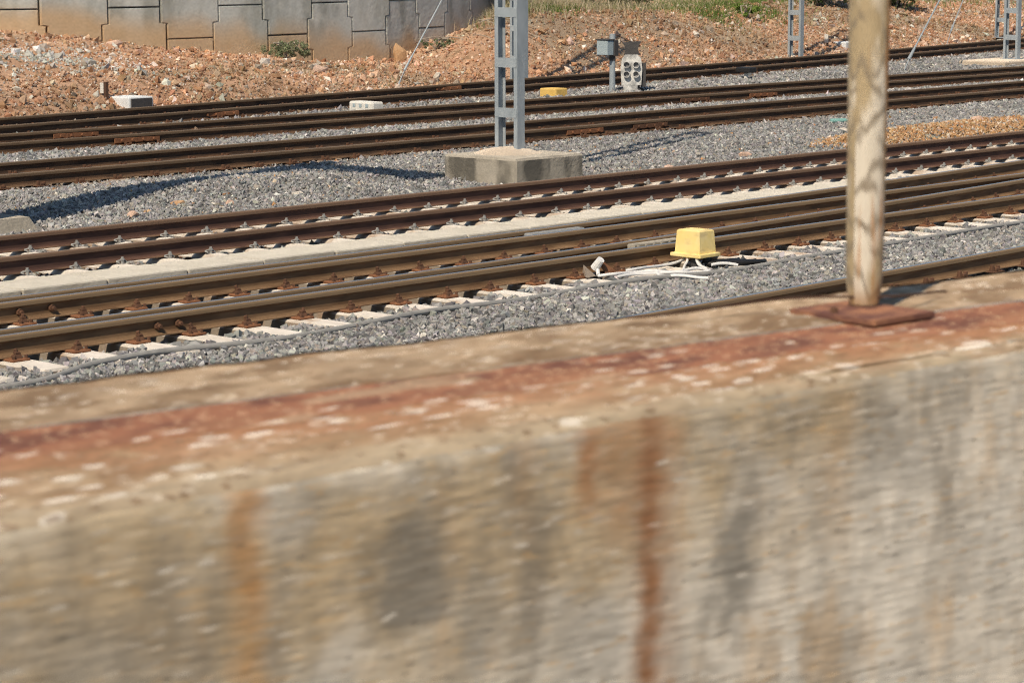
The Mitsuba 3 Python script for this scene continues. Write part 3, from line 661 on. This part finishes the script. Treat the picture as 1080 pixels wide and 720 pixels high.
# single rocks and pieces that stand out
def rock(name, label, x, y, z, s, m, seed, cat_='rock', tall=1.0):
    r = np.random.default_rng(seed)
    d = r.normal(size=(22, 3)); d /= np.linalg.norm(d, axis=1)[:, None]
    pts = d*np.array(s)*r.uniform(.8, 1.05, (22, 1))
    me = hull(pts)
    me.apply_translation([x, y, z + s[2]*.55])
    put(numbered(name), me, m, label=label, cat=cat_)
def bz(x, y): return float(ballast_z(np.array([x]), np.array([y]))[0])
def dz(x, y): return float(dirt_z(np.array([x]), np.array([y]))[0])
rock('rock', 'white stone on the grey ballast left of the concrete mast block', 21.99, 24.11, -.2, (.10, .08, .06), 'limestone', 1)
rock('rock', 'larger orange rock at the ballast edge above the red track, left quarter', 20.17, 24.3, -.2, (.13, .09, .06), 'orange_rock', 2)
rock('rock', 'first white stone in the short row beside the red track', 20.44, 23.95, -.2, (.05, .05, .05), 'limestone', 3)
rock('rock', 'rosy stone in the short row on ballast beside the red track', 20.72, 23.98, -.2, (.08, .05, .05), 'rose_rock', 4)
rock('rock', 'white stone at the right end of the short row on ballast', 21.1, 24.1, -.2, (.07, .06, .04), 'limestone', 5)
rock('rock', 'rosy stone beside the red track, lowest at the left', 19.02, 23.75, -.2, (.09, .07, .06), 'rose_rock', 6)
rock('rock', 'upright orange boulder standing against the retaining wall', 43.05, 43.55, dz(43.05, 43.55), (.20, .16, .34), 'orange_rock', 7, 'boulder')
rock('rock', 'pale rosy rock lying on its side high on the bank below the second wall joint', 34.2, 43.2, dz(34.2, 43.2), (.26, .14, .10), 'rose_rock', 8)
rock('rock', 'white rock on the bank right of the thin stay wire', 40.9, 40.2, dz(40.9, 40.2), (.14, .12, .10), 'limestone', 9)
rock('rock', 'pale boulder half sunk in the bank left of the thin stay wire', 38.0, 41.0, dz(38.0, 41.0), (.30, .2, .14), 'rose_rock', 10, 'boulder')
rock('rock', 'white stone on the wide grey ballast right of the mast block', 35.5, 25.3, bz(35.5, 25.3), (.13, .10, .05), 'limestone', 12)
rock('rock', 'orange stone near the red track below the dwarf signal', 30.6, 23.6, bz(30.6, 23.6), (.13, .09, .06), 'rose_rock', 13)
rock('rock', 'tan stone at the foot of the mast block', 24.6, 22.75, bz(24.6, 22.75), (.12, .08, .06), 'orange_rock', 14)
rock('rock', 'rosy stone on ballast right of the mast block', 28.3, 23.2, bz(28.3, 23.2), (.11, .08, .05), 'rose_rock', 15)
rock('rock', 'pale stone on top of the orange soil spill at the right', 37.6, 24.0, bz(37.6, 24.0)+.12, (.16, .12, .08), 'rose_rock', 16)
rock('rock', 'tan flat stone on ballast left of the foreground pole', 35.0, 24.6, bz(35, 24.6), (.18, .08, .04), 'orange_rock', 17)
bt = thing('plastic_bottle', 'crushed teal green plastic bottle lying on the ballast left of the pole', 'bottle')
put('body', cyl(.038, (36.95, 26.62, -.14), (37.18, 26.45, -.135), 10), 'teal_plastic', bt)
put('neck', cyl(.028, (37.18, 26.45, -.135), (37.26, 26.39, -.13), 10, .013), 'teal_plastic', bt)

# ------------------------------------------------------------------ masts
def channel(w, fl, t, h, z0):
    """U section: web along x of width w at y=0, flanges towards +y"""
    pg = Polygon([(-w/2, 0), (w/2, 0), (w/2, fl), (w/2-t, fl), (w/2-t, t), (-w/2+t, t), (-w/2+t, fl), (-w/2, fl)])
    m = trimesh.creation.extrude_polygon(pg, h); m.apply_translation([0, 0, z0]); return m
def lattice_mast(label, x, y, z0, h, group=None, sep=.42, w=.15, pitch=.68, first=.54):
    t = thing('lattice_mast', label, 'mast', group)
    a = channel(w, .065, .009, h, z0); a.apply_translation([x, y-sep/2, 0])
    put('leg', a, 'galv', t)
    b = channel(w, .065, .009, h, z0); b.apply_transform(trimesh.transformations.rotation_matrix(math.pi, [0, 0, 1])); b.apply_translation([x, y+sep/2, 0])
    put('leg', b, 'galv', t)
    z = z0 + first
    while z < z0 + h - .1:
        for s in (-1,):
            xx = x + s*(w/2+.005)
            put('batten_plate', cbox(xx-.004, xx+.004, y-sep/2+.012, y+sep/2-.012, z-.065, z+.065, .001), 'galv', t)
        z += pitch
    put('cap_plate', cbox(x-w/2-.02, x+w/2+.02, y-sep/2-.02, y+sep/2+.02, z0+h, z0+h+.012), 'galv', t)
    put('foot_plate', cbox(x-w/2-.06, x+w/2+.06, y-sep/2-.06, y+sep/2+.06, z0-.012, z0-.001), 'galv', t)
    return t
fb = thing('mast_foundation', 'big weathered concrete block under the near lattice mast, with a mortar heap on top', 'foundation')
fnd = cbox(24.95, 26.33, 23.08, 24.42, -.45, .15, .03)
fnd = fnd.subdivide_to_size(.12)
V = fnd.vertices; V += .02*(np.c_[[meshkit.fbm(V*3.1+k) for k in (0, 9, 17)]].T.reshape(-1, 3) - .5) if True else 0
fnd.vertices = V
put('block', fnd, 'conc', fb, smooth=35)
hm = grid(25.05, 26.27, 40, 23.2, 24.35, 36, lambda X, Y:   .13 + .09*np.clip(1-((X-25.66)/.52)**2-((Y-23.88)/.5)**2, 0, 1) + .03*np.clip(1-((X-25.66)/.62)**2-((Y-23.88)/.56)**2, -1, 1)*meshkit.fbm(np.c_[X*9, Y*9, 0*X]))
put('mortar_heap', hm, 'mortar', fb, smooth=True)
lattice_mast('near tall grey lattice mast standing on the big concrete block', 25.70, 23.88, .16, 7.6)
lattice_mast('distant grey lattice mast partly hidden straight behind the near lattice mast', 42.5, 39.2, -.16, 7.4)
lattice_mast('distant grey lattice mast at the foot of the bank, between dwarf signal and foreground pole', 55.7, 41.3, -.14, 7.4)
lattice_mast('grey lattice mast on a pale slab at the right edge between the two rear tracks', 57.05, 35.45, -.02, 7.4)
lattice_mast('farthest grey lattice mast at the right edge, behind the rearmost track', 69.08, 43.3, -.02, 7.4)
f2 = thing('mast_foundation', 'pale flat concrete slab under the lattice mast at the right edge', 'foundation')
put('slab', cbox(55.6, 58.4, 34.75, 36.1, -.4, -.03, .03), 'mortar', f2)
f3 = thing('mast_foundation', 'grey concrete footing cut by the left edge, where a long dark shadow starts', 'foundation')
put('footing', taper(16.1, 17.68, 23.6, 24.9, -.4, 16.3, 17.50, 23.72, 24.75, -.06), 'conc', f3)
pm = thing('concrete_mast', 'solid concrete mast just outside the left edge, seen only by its long shadow', 'mast')
MX, MY = 16.72, 24.1
put('shaft', taper(MX-.30, MX+.30, MY-.36, MY+.36, -.075, MX-.2, MX+.2, MY-.24, MY+.24, 8.8), 'conc', pm)
put('cantilever_arm', cbox(MX-.3, MX+.3, MY-2.6, MY-.25, 7.95, 8.3, .01), 'galv', pm)
put('brace', cyl(.06, (MX, MY-.25, 6.9), (MX, MY-2.0, 7.95), 8), 'galv', pm)

# stay wires with anchors
def guy(label, a, b, r=.016, big=False):
    t = thing('stay_wire', label, 'stay wire')
    a, b = np.array(a, float), np.array(b, float); d = (b-a)/np.linalg.norm(b-a)
    put('wire', cyl(r, a + d*.5, b, 8), 'galv', t)
    put('turnbuckle', cyl(.045 if big else .03, a + d*.42, a + d*.78, 8, .03 if big else .022), 'galv', t)
    for s in (-1, 1):
        put('anchor_rod', cyl(.014 if big else .01, a + np.array([s*.06, .04*s, -.1]), a + d*.45, 6), 'galv', t)
guy('thin stay wire rising in front of the retaining wall towards the near mast', (38.9, 39.5, -.1), (42.5, 39.2, 4.85))
guy('thick stay wire with turnbuckle anchored between the rear tracks right of the pole', (51.9, 35.3, -.17), (57.0, 35.45, 5.15), .02, True)
guy('thin stay wire at the foot of the bank near the right edge', (63.96, 41.95, 0.05), (69.0, 43.2, 4.5))

# ------------------------------------------------------------------ trackside equipment
# yellow axle counter box
X0, Y0 = 19.80, 15.82                       # nearest flange corner
yb = thing('axle_counter_box', 'bright yellow box with a flared base standing on dark legs beside the brown turnout track', 'trackside box')
put('flange', cbox(X0-.01, X0+.32, Y0-.01, Y0+.38, -.100, -.062, .006), 'yellow', yb)
put('hood', taper(X0+.025, X0+.285, Y0+.025, Y0+.345, -.064, X0+.040, X0+.270, Y0+.040, Y0+.33, .155), 'yellow', yb)
put('lid', taper(X0+.038, X0+.272, Y0+.038, Y0+.332, .156, X0+.055, X0+.255, Y0+.055, Y0+.315, .170), 'yellow', yb)
put('leg', cyl(.050, (X0+.10, Y0+.14, -.30), (X0+.10, Y0+.14, -.092), 10), 'dark_metal', yb)
put('leg', cyl(.040, (X0+.20, Y0+.08, -.30), (X0+.20, Y0+.08, -.092), 10), 'dark_metal', yb)
put('hose', tube([(X0+.06, Y0+.08, -.095), (X0+.03, Y0+.03, -.15), (X0+.07, Y0-.02, -.215)], .014), 'grey_cable', yb)
put('hose', tube([(X0+.24, Y0+.08, -.095), (X0+.25, Y0+.05, -.16), (X0+.32, Y0-.02, -.215)], .018), 'dark_metal', yb)
def cable(label, pts, r, m, name='cable'):
    put(numbered(name), tube(pts, r, 8), m, smooth=True, label=label, cat='cable')
zb = -.178
WC = [('longest white cable, running left from the yellow box to the rail sensor', [(18.58, 16.10, zb), (18.72, 15.98, zb+.02), (18.95, 15.97, zb+.01), (19.12, 15.84, zb+.02), (19.30, 15.72, zb), (19.48, 15.68, zb+.02), (19.62, 15.58, zb)], .016),
      ('white cable just in front of the longest one, below the yellow box', [(18.66, 15.92, zb), (18.86, 15.88, zb+.01), (19.05, 15.78, zb+.01), (19.22, 15.60, zb+.02), (19.42, 15.55, zb), (19.58, 15.52, zb+.01)], .015),
      ('frontmost white cable, ending loose on the ballast left of the yellow box', [(19.10, 15.78, zb+.02), (19.02, 15.62, zb), (19.08, 15.50, zb+.01), (19.14, 15.36, zb), (19.18, 15.22, zb)], .016),
      ('white cable looping up under the left of the yellow box', [(19.30, 15.66, zb), (19.50, 15.78, zb+.02), (19.66, 15.90, zb+.02), (19.80, 15.98, zb+.05), (19.88, 16.06, -.10)], .013),
      ('white cable dropping straight from the yellow box to the ballast', [(19.84, 15.90, -.09), (19.80, 15.84, -.15), (19.74, 15.74, zb+.01), (19.66, 15.62, zb)], .016),
      ('white cable lying along the sleeper ends behind the others', [(18.95, 16.06, zb+.02), (19.25, 16.03, zb+.03), (19.5, 16.06, zb+.02), (19.72, 16.06, zb+.03), (19.90, 16.10, zb+.05)], .014),
      ('short white cable end sticking out right of the yellow box', [(19.86, 15.72, zb+.02), (19.98, 15.66, zb+.03), (20.08, 15.56, zb+.01)], .016)]
for l_, p_, r__ in WC: cable(l_, p_, r__, 'white_plastic')
for k, (dx, dy) in enumerate(((0, 0), (.06, -.07), (.02, .08), (.12, -.13))):
    cable(['black hose nearest the yellow box in the dark bundle to its right', 'front black hose of the dark bundle right of the yellow box', 'rear black hose of the dark bundle right of the yellow box', 'short black hose lowest in the dark bundle right of the yellow box'][k],
          [(X0+.14+dx*.3, Y0+.05+dy*.5, -.17), (X0+.26+dx, Y0-.06+dy, zb+.02), (X0+.46+dx, Y0-.10+dy*1.2, zb+.015), (X0+.68+dx, Y0-.04+dy*1.2, zb)], .024, 'black_rubber')
rs = thing('rail_sensor', 'white capped wheel sensor clamped to the near brown rail, left of the yellow box', 'sensor')
put('cap', cyl(.045, (18.62, 16.18, -.11), (18.62, 16.10, -.02), 12, .038), 'white_plastic', rs)
put('neck', tube([(18.62, 16.15, -.1), (18.60, 16.12, -.15), (18.58, 16.10, zb+.01)], .020), 'white_plastic', rs)
put('bracket', hull([[18.70, 16.22, -.06], [18.88, 16.10, -.175], [18.70, 16.10, -.175], [18.72, 16.16, -.05], [18.86, 16.14, -.17]]), 'rust', rs)
put('bracket', hull([[18.50, 16.22, -.07], [18.40, 16.10, -.175], [18.55, 16.10, -.175], [18.48, 16.2, -.09], [18.53, 16.26, -.16]]), 'sleeper_old', rs)
cp = [(9.8, 15.28), (11.05, 15.40), (11.54, 15.43), (11.9, 15.58), (12.4, 15.66), (13.0, 15.64), (13.6, 15.55), (14.3, 15.58), (15.2, 15.62), (15.8, 15.64), (16.8, 15.62), (17.8, 15.66), (18.7, 15.62), (19.6, 15.52), (21.0, 15.52), (22.5, 15.56), (24.4, 15.6), (27.0, 15.58), (30, 15.6)]
cable('long grey cable snaking along the sleeper ends of the brown turnout track', [(x, y, bz(x, y)+.035+.012*math.sin(x*2.1)) for x, y in cp], .027, 'grey_cable')

# grey box on a post and dwarf signal between the rear tracks
bx = thing('post_box', 'small blue grey cabinet on top of a pale post, left of the dwarf signal', 'cabinet')
px_, py_ = 41.23, 35.35
put('post', cyl(.062, (px_, py_, -.3), (px_, py_, 1.06), 14), 'galv', bx)
put('collar', cyl(.070, (px_, py_, .50), (px_, py_, .68), 14), 'dark_metal', bx)
put('cabinet', cbox(px_-.28, px_-.075, py_-.10, py_+.20, .62, .93, .01), 'box_grey', bx)
put('cabinet_side', cbox(px_-.07, px_+.07, py_-.115, py_-.068, .60, .93, .006), 'dark_metal', bx)
put('lid', cbox(px_-.30, px_-.06, py_-.12, py_+.22, .933, .955, .005), 'dark_metal', bx)
ds = thing('dwarf_signal', 'pale grey dwarf signal with round lamp openings and a flared dark hood', 'signal')
dx_, dy_ = 41.62, 35.15
pl = Polygon([(-.21, -.06), (.21, -.06), (.23, .30), (.20, .50), (.13, .58), (-.13, .58), (-.20, .50), (-.23, .30)])
fpm = trimesh.creation.extrude_polygon(pl, .05)
Rm = np.array([[0, 0, -1.0], [-1.0, 0, 0], [0, 1.0, 0]])          # plate faces -X and a little -Y
ang = math.radians(38); Rz = np.array([[math.cos(ang), -math.sin(ang), 0], [math.sin(ang), math.cos(ang), 0], [0, 0, 1]])
def face(m, off=0.0):
    m = m.copy(); m.apply_translation([0, 0, off]); m.vertices = (m.vertices @ Rm.T) @ Rz.T + np.array([dx_, dy_, .04]); return m
put('face_plate', face(fpm), 'signal_white', ds)
put('body', face(trimesh.creation.extrude_polygon(Polygon([(-.17, -.2), (.17, -.2), (.17, .52), (-.17, .52)]), .24), -.26), 'dark_metal', ds)
put('foot', face(trimesh.creation.extrude_polygon(Polygon([(-.17, -.30), (.13, -.30), (.13, -.05), (-.17, -.05)]), .16), -.12), 'signal_white', ds)
for (u, w_) in ((.10, .17), (-.10, .17), (.10, .37), (-.10, .37)):
    hood = trimesh.creation.annulus(r_min=.058, r_max=.070, height=.10, sections=20); hood.apply_translation([u, w_, .10])
    l = put('lamp_hood', face(hood), 'signal_white', ds)
    ln = trimesh.creation.cylinder(radius=.056, height=.02, sections=20); ln.apply_translation([u, w_, .062])
    put('lens', face(ln), 'lens_dark', ds)
hd = hull(np.vstack([[[u*.12, .60, q] for u in (-1, 1) for q in (-.14, .02)], [[u*.19, .84, q] for u in (-1, 1) for q in (-.10, .05)]]))
hd2 = trimesh.creation.extrude_polygon(Polygon([(-.17, .57), (.17, .57), (.13, .68), (.15, .76), (.20, .86), (-.20, .83), (-.15, .76), (-.13, .68)]), .12)
put('hood', face(hd2, -.08), 'dark_metal', ds)
bs = hull([[u, w_, q] for u in (.20, .30) for w_ in (-.1, .40) for q in (-.18, -.02)])
put('side_box', face(bs), 'dark_metal', ds)

# low boxes and posts by the rear tracks
yl = thing('marker_block', 'low yellow painted block beside the rearmost track, left of the grey cabinet post', 'marker block')
put('block', cbox(39.05, 39.42, 35.0, 35.45, -.22, .015, .02), 'yellow_stone', yl)
wl = thing('marker_block', 'low white block with three dark recesses lying beside the rearmost track, below the wall', 'marker block')
put('block', cbox(33.22, 33.52, 34.35, 35.0, -.20, .045, .03), 'white_paint', wl)
for k in range(3):
    put('recess', cbox(33.208, 33.222, 34.47+.17*k, 34.54+.17*k, -.06, .008, .004), 'box_grey', wl)
wb = thing('equipment_case', 'low pale grey concrete case with a dark end beyond the rearmost track, at the left', 'equipment case')
put('case', cbox(30.60, 31.20, 38.25, 39.10, -.25, .10, .02), 'case_white', wb)
put('end_panel', cbox(30.65, 31.15, 38.225, 38.247, -.12, .075, .005), 'dark_metal', wb)
p1 = thing('marker_post', 'short dark iron post with a white plate standing beside the pale grey case', 'marker post')
put('post', cbox(30.48, 30.55, 38.78, 38.85, -.3, .38, .006), 'brown_metal', p1)
put('plate', cbox(30.48, 30.50, 38.86, 38.96, .16, .36, .004), 'white_paint', p1)
p2 = thing('marker_post', 'short dark post with a white top just left of the foreground pole', 'marker post')
put('post', cyl(.035, (58.52, 42.3, -.2), (58.52, 42.3, .36), 8), 'brown_metal', p2)
put('plate', cbox(58.46, 58.48, 42.24, 42.36, .16, .40, .004), 'white_paint', p2)
wb2 = thing('equipment_case', 'low white case beyond the rearmost track, half hidden by the foreground pole', 'equipment case')
put('case', cbox(59.25, 60.1, 42.2, 42.9, -.25, .16, .03), 'case_white', wb2)
sd = thing('track_device', 'small black lamp like device on a white stub between the rear tracks', 'track device')
put('stub', cyl(.05, (47.2, 36.4, -.25), (47.2, 36.4, -.02), 10), 'white_paint', sd)
put('head', cbox(47.05, 47.35, 36.2, 36.6, -.02, .10, .02), 'black_rubber', sd)

# ------------------------------------------------------------------ foreground parapet and pole
pw = thing('parapet_wall', 'thick weathered concrete parapet wall filling the foreground, stained by rust', 'wall')
ZW = 2.20
xs = np.linspace(-2.0, 11.0, 261)
yf, yr, ybk = y_front(xs), y_red(xs), y_back(xs)
def lumps(a, b, k): return k*(meshkit.fbm(np.c_[xs*a, 0*xs+b, 0*xs]) - .5)
rows = []
def row(y, z): rows.append(np.c_[xs, y, np.broadcast_to(z, xs.shape)])
e1, e2 = lumps(7, 1, .018), lumps(9, 4, .016)
row(yf + .012, -.6)
for zz in (1.2, 1.6, 1.85, 2.0, 2.1): row(yf + lumps(4, zz*9, .010), zz)
row(yf - .004 + e1, ZW-.034 + e2*.6)
row(yf + .006 + e1, ZW-.014 + e2*.6)
row(yf + .026 + e1, ZW-.003 + e2*.4)
row(yf + .07, ZW)
for q in (.2, .4, .6, .8): row(yf + (yr-.235-yf)*q, ZW + lumps(6, 30+q*10, .010))
row(yr - .235, ZW)
row(yr - .233, ZW-.012)
row(yr - .002, ZW-.010)
row(yr, ZW + .004)
for q in (.25, .5, .75): row(yr + (ybk-yr)*q, ZW + .007 + lumps(6, 60+q*10, .012))
row(ybk - .02, ZW + .006 + lumps(8, 90, .012))
row(ybk + lumps(8, 95, .02), ZW - .02)
row(ybk, -.6)
R_ = np.stack(rows, 1); nx, nr = R_.shape[:2]
i, j = np.meshgrid(np.arange(nx-1), np.arange(nr-1), indexing='ij'); a = (i*nr + j).ravel()
wm = trimesh.Trimesh(R_.reshape(-1, 3), np.vstack([np.c_[a, a+nr, a+nr+1], np.c_[a, a+nr+1, a+1]]), process=False)
put('concrete', wm, 'parapet_mat', pw, smooth=40)
xs2 = xs
st = np.stack([np.c_[xs2, yr-.240 + lumps(11, 70, .05), 0*xs2+ZW-.006], np.c_[xs2, yr-.236 + lumps(11, 70, .05), 0*xs2+ZW+.001], np.c_[xs2, yr-.008, 0*xs2+ZW+.002], np.c_[xs2, yr-.006, 0*xs2+ZW-.010]], 1)
i, j = np.meshgrid(np.arange(nx-1), np.arange(3), indexing='ij'); a = (i*4 + j).ravel()
put('rusted_strip', trimesh.Trimesh(st.reshape(-1, 3), np.vstack([np.c_[a, a+4, a+5], np.c_[a, a+5, a+1]]), process=False), 'rust_strip_mat', pw, label='rust red steel strip set into the top of the wall')

fp = thing('fence_post', 'round post with peeling cream paint and rust, bolted through a square plate to the parapet', 'post')
z = np.linspace(2.217, 4.4, 60)
t = np.arange(32)*2*np.pi/32
rad = .0415 + .0045*np.clip((z-2.2)/.7, 0, 1) - .010*np.exp(-((z-2.212)/.04)**2)
Vp = np.stack([POLE[0] + rad[:, None]*np.cos(t), POLE[1] + rad[:, None]*np.sin(t), np.repeat(z[:, None], 32, 1)], -1)
i, j = np.meshgrid(np.arange(59), np.arange(32), indexing='ij')
a, b = (i*32+j).ravel(), (i*32+(j+1) % 32).ravel()
pm_ = trimesh.Trimesh(Vp.reshape(-1, 3), np.vstack([np.c_[a, b, b+32], np.c_[a, b+32, a+32]]), process=False)
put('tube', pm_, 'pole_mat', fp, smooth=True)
put('cap', cyl(.048, (POLE[0], POLE[1], 4.4), (POLE[0], POLE[1], 4.43), 24), 'rust', fp)
put('weld_bead', cyl(.036, (POLE[0], POLE[1], 2.2195), (POLE[0], POLE[1], 2.227), 24, .033), 'rust_dark', fp)
PC = (4.725, 3.307)
hp = cbox(-.105, .105, -.125, .125, 0, .014, .002)
hp.apply_transform(trimesh.transformations.rotation_matrix(math.radians(-5), [0, 0, 1])); hp.apply_translation([*PC, 2.206])
put('base_plate', hp, 'plate_rust', fp)
put('bolt', cyl(.010, (PC[0]-.08, PC[1]+.02, 2.219), (PC[0]-.08, PC[1]+.02, 2.232), 6), 'rust_dark', fp)
cable('thin dark wire lying along the back of the parapet and tied to the post foot', [(4.25, 3.60, 2.225), (4.5, 3.50, 2.236), (4.70, 3.41, 2.242), (4.80, 3.30, 2.243), (4.92, 3.295, 2.236), (5.1, 3.33, 2.222)], .0028, 'brown_metal', 'wire')

# ------------------------------------------------------------------ repeats belong together
GROUPS = {'railway track': 'railway tracks of the yard', 'mast': 'masts along the tracks', 'stay wire': 'stay wires of the masts', 'bush': 'bushes along the top of the bank', 'rock': 'single stones that stand out', 'boulder': 'boulders on the bank',
          'weed': 'weeds on the bank', 'foundation': 'concrete foundations of the masts', 'marker post': 'short posts by the rear track', 'marker block': 'low blocks by the rear track', 'equipment case': 'low cases beyond the rear track', 'cable': 'cables by the near track'}
for k_, d_ in labels.items():
    if d_.get('category') in GROUPS: d_['group'] = GROUPS[d_['category']]
